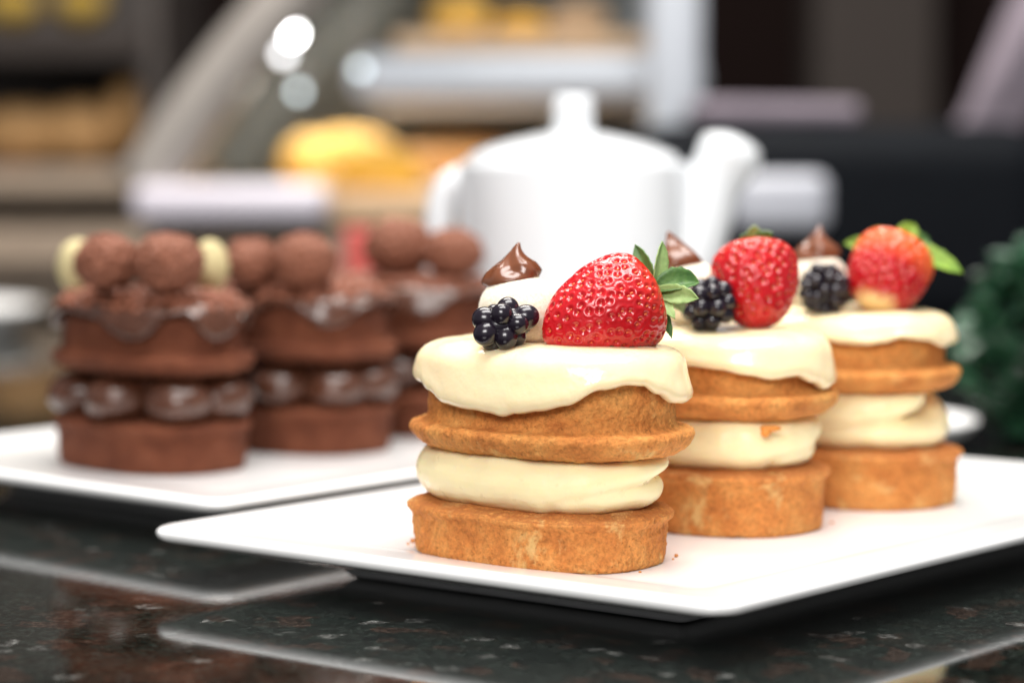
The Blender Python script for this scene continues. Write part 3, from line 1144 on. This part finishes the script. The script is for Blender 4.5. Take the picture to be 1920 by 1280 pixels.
# red carton
a = P(643, 430, 150)
b = P(698, 480, 150)
v, f = rbox(a.x, b.x, 150, 153, 0, a.z, .2)
tag(mk('red_carton', v, f, M_RED, origin=((a.x + b.x) / 2, 151.5, 0)), 'small red carton showing between two chocolate cakes', 'carton')

# display case, seen from its side
case = thing('display_case', (P(750, 600, 215).x, 215, 0), 'glass pastry display case with curved front and white frame', 'display case')
co = tuple(case.location / S)
CZ = 200
slab('base', 265, 1240, 432, 560, 203, 258, M_SHELFWOOD, case, co, .5)
slab('deck', 262, 1330, 358, 416, 203, 262, M_TRAYWOOD, case, co, .5)
slab('deck_edge', 245, 612, 346, 416, 196, 202.6, M_LILAC, case, co, 1.0)
slab('shelf', 655, 1325, 100, 192, 204, 258, M_CASEWHITE, case, co, 1.9)
slab('frame_post', 1215, 1322, -330, 350, 199, 203, M_CASEWHITE, case, co, 1.2)
slab('frame_post', 1190, 1262, -330, 350, 258, 261, M_CASEWHITE, case, co, 1.2)
slab('top_panel', 640, 1330, -400, -330, 199, 264, M_CASEWHITE, case, co, .5)
# curved glass: an arc in the plane of the side, swept back in depth
arc = []
for i in range(33):
    t = i / 32
    a0, a1, a2 = P(268, 352, CZ), P(470, 0, CZ), P(900, -335, CZ)
    q = a0 * (1 - t) ** 2 + a1 * (2 * t * (1 - t)) + a2 * t * t
    arc.append(q)


# the back panel, cut to the same curve
rim = [q for q in arc] + [P(1330, -335, CZ), P(1330, 352, CZ)]
rings = [[Vector((q.x, y, q.z)) for q in rim] for y in (259, 261)]
v, f = loft(rings, True, True, True)
mk('back_panel', v, f, M_CASEBACK, case, co, smooth=False)


def arc_band(th0, th1, y0, y1):
    rings = []
    for i, q in enumerate(arc):
        tdir = (arc[min(i + 1, 32)] - arc[max(i - 1, 0)]).normalized()
        nn = Vector((tdir.z, 0, -tdir.x))
        rings.append([Vector((q.x + nn.x * th, y, q.z + nn.z * th)) for th, y in ((th0, y0), (th1, y0), (th1, y1), (th0, y1))])
    return loft(rings, True, True, True)


v, f = arc_band(-.3, .3, 200.5, 257)
mk('curved_glass', v, f, M_GLASS, case, co)
v, f = arc_band(-2.0, 2.5, 198.2, 200.2)  # added band, coloured as the streak reflected along the glass edge
mk('glass_edge_streak', v, f, M_STEEL, case, co)

# bulbs added to make the bright blurred glints on the curved glass
LG = 'bulbs added for glints in the display case'


def glint_bulb(px, py, d, r, mat, label):
    p = P(px, py, d)
    root = thing('glint_spot', tuple(p), label, 'glint_bulb', LG)
    v, f = sphere(p, r, r, r, 20, 12)
    mk('bulb', v, f, mat, root, origin=tuple(p))
    v, f = tube([(p.x, p.y + r * .6, p.z), (p.x, p.y + r * 2.5, p.z + .4), (p.x, p.y + r * 2.8, p.z + 1.5), (p.x, p.y + r * 2.8, 41.5)], [r * .8, r * 1.1, .14, .14], 14)
    mk('socket', v, f, M_STEEL, root, origin=tuple(p))
    return root


glint_bulb(545, 62, 205, .62, M_GLINT, 'bulb added for the brightest glint, high on the curved glass')
glint_bulb(532, 102, 207, .50, M_GLINT_DIM, 'bulb added to widen the brightest glint, just below it on the curved glass')
glint_bulb(560, 172, 207, .42, M_GLINT_CYAN, 'bulb added for a faint bluish glint, lowest of the column on the curved glass')
glint_bulb(676, 130, 201.5, .40, M_GLINT_CYAN, 'bulb added for a pale glint at the left end of the white shelf')

area('pastry_fill_light', P(760, 205, 226), P(745, 400, 222), 28, 22, 1.0, (1, .95, .86))  # added fill lamp to brighten the pastries under the shelf

# tray and pastries
tr = slab('pastry_tray', 740, 1215, 62, 98, 207, 250, M_TRAYWOOD, None, None, .4)
tag(tr, 'tan tray on the white shelf of the display case', 'tray')


def pastry(px, py, d, sx, sy, sz, mat, label, rot=0, seed=0, group='pastries in the display case', name='pastry', cat='pastry'):
    p = P(px, py, d)
    path, rad = [], []
    for i in range(17):
        t = i / 16 * 2 - 1
        path.append((p.x + sx * t * math.cos(rot), p.y + sy * (1 - t * t) * .5, p.z + sx * t * math.sin(rot) * .5))
        rad.append(sz * (max(.04, 1 - abs(t) ** 2.2) ** .6) * (1 + .08 * math.cos(i * 2.2)))
    v, f = tube(path, rad, 18)
    z0 = min(q[2] for q in v)
    o = mk(name, v, f, mat, origin=(p.x, p.y, z0))
    displace(o, lambda q: .15 * fbm(q, .5, seed, 2))
    return tag(o, label, cat, group)


pastry(860, 30, 212, 2.8, 1.5, 2.2, M_PASTRY, 'yellow pastry on the tan tray, at its left', .25, 1)
pastry(975, 48, 214, 2.4, 1.5, 1.3, M_PASTRY2, 'amber pastry in the middle of the tan tray', 0, 2)
pastry(1085, 40, 216, 2.8, 1.5, 1.9, M_TRAYWOOD, 'pale tan pastry at the right on the tan tray', .1, 3)
pastry(578, 305, 225, 2.6, 2, 2.6, M_PASTRY, 'golden pastry low in the case, nearest the curved glass', .5, 4)
pastry(635, 345, 212, 3.2, 2, 1.7, M_PASTRY, 'golden pastry lying on the case deck, left of the amber one', .1, 5)
pastry(715, 325, 210, 4.2, 2, 2.5, M_PASTRY2, 'bright amber pastry on the case deck near the teapot handle', -.35, 6)
pastry(672, 288, 226, 4.4, 2, 2.1, M_PASTRY, 'golden pastry at the back of the case deck', -.35, 7)
pastry(850, 300, 236, 7.0, 2, 2.2, M_BREAD, 'flat brown pastry under the white shelf', .1, 8)

# shelf unit with bread at the far left
sh = thing('bread_shelf', (P(100, 600, 300).x, 300, -80), 'dim wooden bread shelf in the far left background', 'shelf')
so_ = tuple(sh.location / S)
a, b = P(-260, 600, 322), P(285, 0, 322)
v, f = rbox(a.x, b.x, 322, 326, -80, 60, .3)
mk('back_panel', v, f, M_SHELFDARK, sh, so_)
for (y0, y1, mt) in ((50, 112, M_CUPBOARD), (315, 365, M_SHELFWOOD), (425, 505, M_SHELFWOOD)):
    slab('shelf_board', -260, 280, y0, y1, 285, 322, mt, sh, so_, .4)
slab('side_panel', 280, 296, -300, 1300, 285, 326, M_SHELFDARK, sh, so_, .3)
BG = 'loaves on the dim shelf'


def loaf(px, py, sx, sz, mt, label, seed):
    pastry(px, py, 293, sx, 1, sz, mt, label, 0, seed, BG, 'bread_loaf', 'bread')


loaf(20, 12, 3.4, 2.6, M_LEMON, 'yellow loaf on the top shelf board, at the left edge', 1)
loaf(150, 10, 3.2, 2.6, M_LEMON, 'yellow loaf on the top shelf board, nearer the display case', 2)
loaf(40, 250, 6.0, 3.4, M_BREAD, 'tan loaf on the middle shelf board, at the left edge', 3)
loaf(150, 250, 5.0, 3.8, M_BREAD, 'tan loaf in the middle of the middle shelf board', 4)
loaf(238, 225, 2.8, 5.0, M_BREAD, 'tall tan loaf at the right end of the middle shelf board', 5)
loaf(20, 295, 3.2, 1.5, M_BREAD2, 'dark brown loaf lying before the tan loaf at the left edge', 6)

# black rounded machine with a pale panel, and a grey cloth lying on it
mc = thing('black_machine', (P(1580, 600, 178).x, 185, 0), 'black rounded counter machine with a pale grey panel', 'machine')
mo = tuple(mc.location / S)
a, b = P(1168, 600, 178), P(1990, 232, 178)
v, f = rbox(a.x, b.x, 178, 196, 0, b.z, 3.6, 10)
mk('housing', v, f, M_BLACK, mc, mo)
slab('display_panel', 1375, 1556, 325, 432, 176.6, 178.3, M_PANEL, mc, mo, 1.0)
a, b = P(1300, 234, 184), P(1610, 190, 184)
v, f = rbox(a.x, b.x, 182, 194, P(1400, 232, 178).z + .02, b.z, .8, 5)
o = mk('folded_cloth', v, f, M_GREYLILAC, origin=((a.x + b.x) / 2, 188, a.z))
displace(o, lambda q: .3 * fbm(q, .25, 3, 2))
tag(o, 'grey lilac cloth folded on top of the black machine', 'cloth')

# taupe cupboard at the back right
cb = thing('cupboard', (P(1650, 600, 335).x, 340, -90), 'taupe cupboard standing against the dark wall at the back right', 'cupboard')
a, b = P(1525, 600, 335), P(1760, -200, 335)
v, f = rbox(a.x, b.x, 335, 352, -90, b.z, .6)
mk('cupboard_body', v, f, M_CUPBOARD, cb, tuple(cb.location / S))

# lilac cloth hanging at the right edge
rings = []
for i in range(26):
    t = i / 25
    p = P(2030 - 245 * t ** .85, -60 + 420 * t, 215)
    ring = []
    for j in range(28):
        an = 2 * PI * j / 28
        wv = 3.9 * (1 + .25 * math.sin(3 * an + t * 3)) * (1 - .35 * t)
        ring.append(Vector((p.x + wv * math.cos(an), 215 + .5 * wv * math.sin(an), p.z)))
    rings.append(ring)
v, f = loft(rings, True, True, True)
tag(mk('hanging_cloth', v, f, M_GREYLILAC, origin=tuple(P(2030, -60, 215))), 'lilac grey cloth hanging slantwise at the right edge', 'cloth')
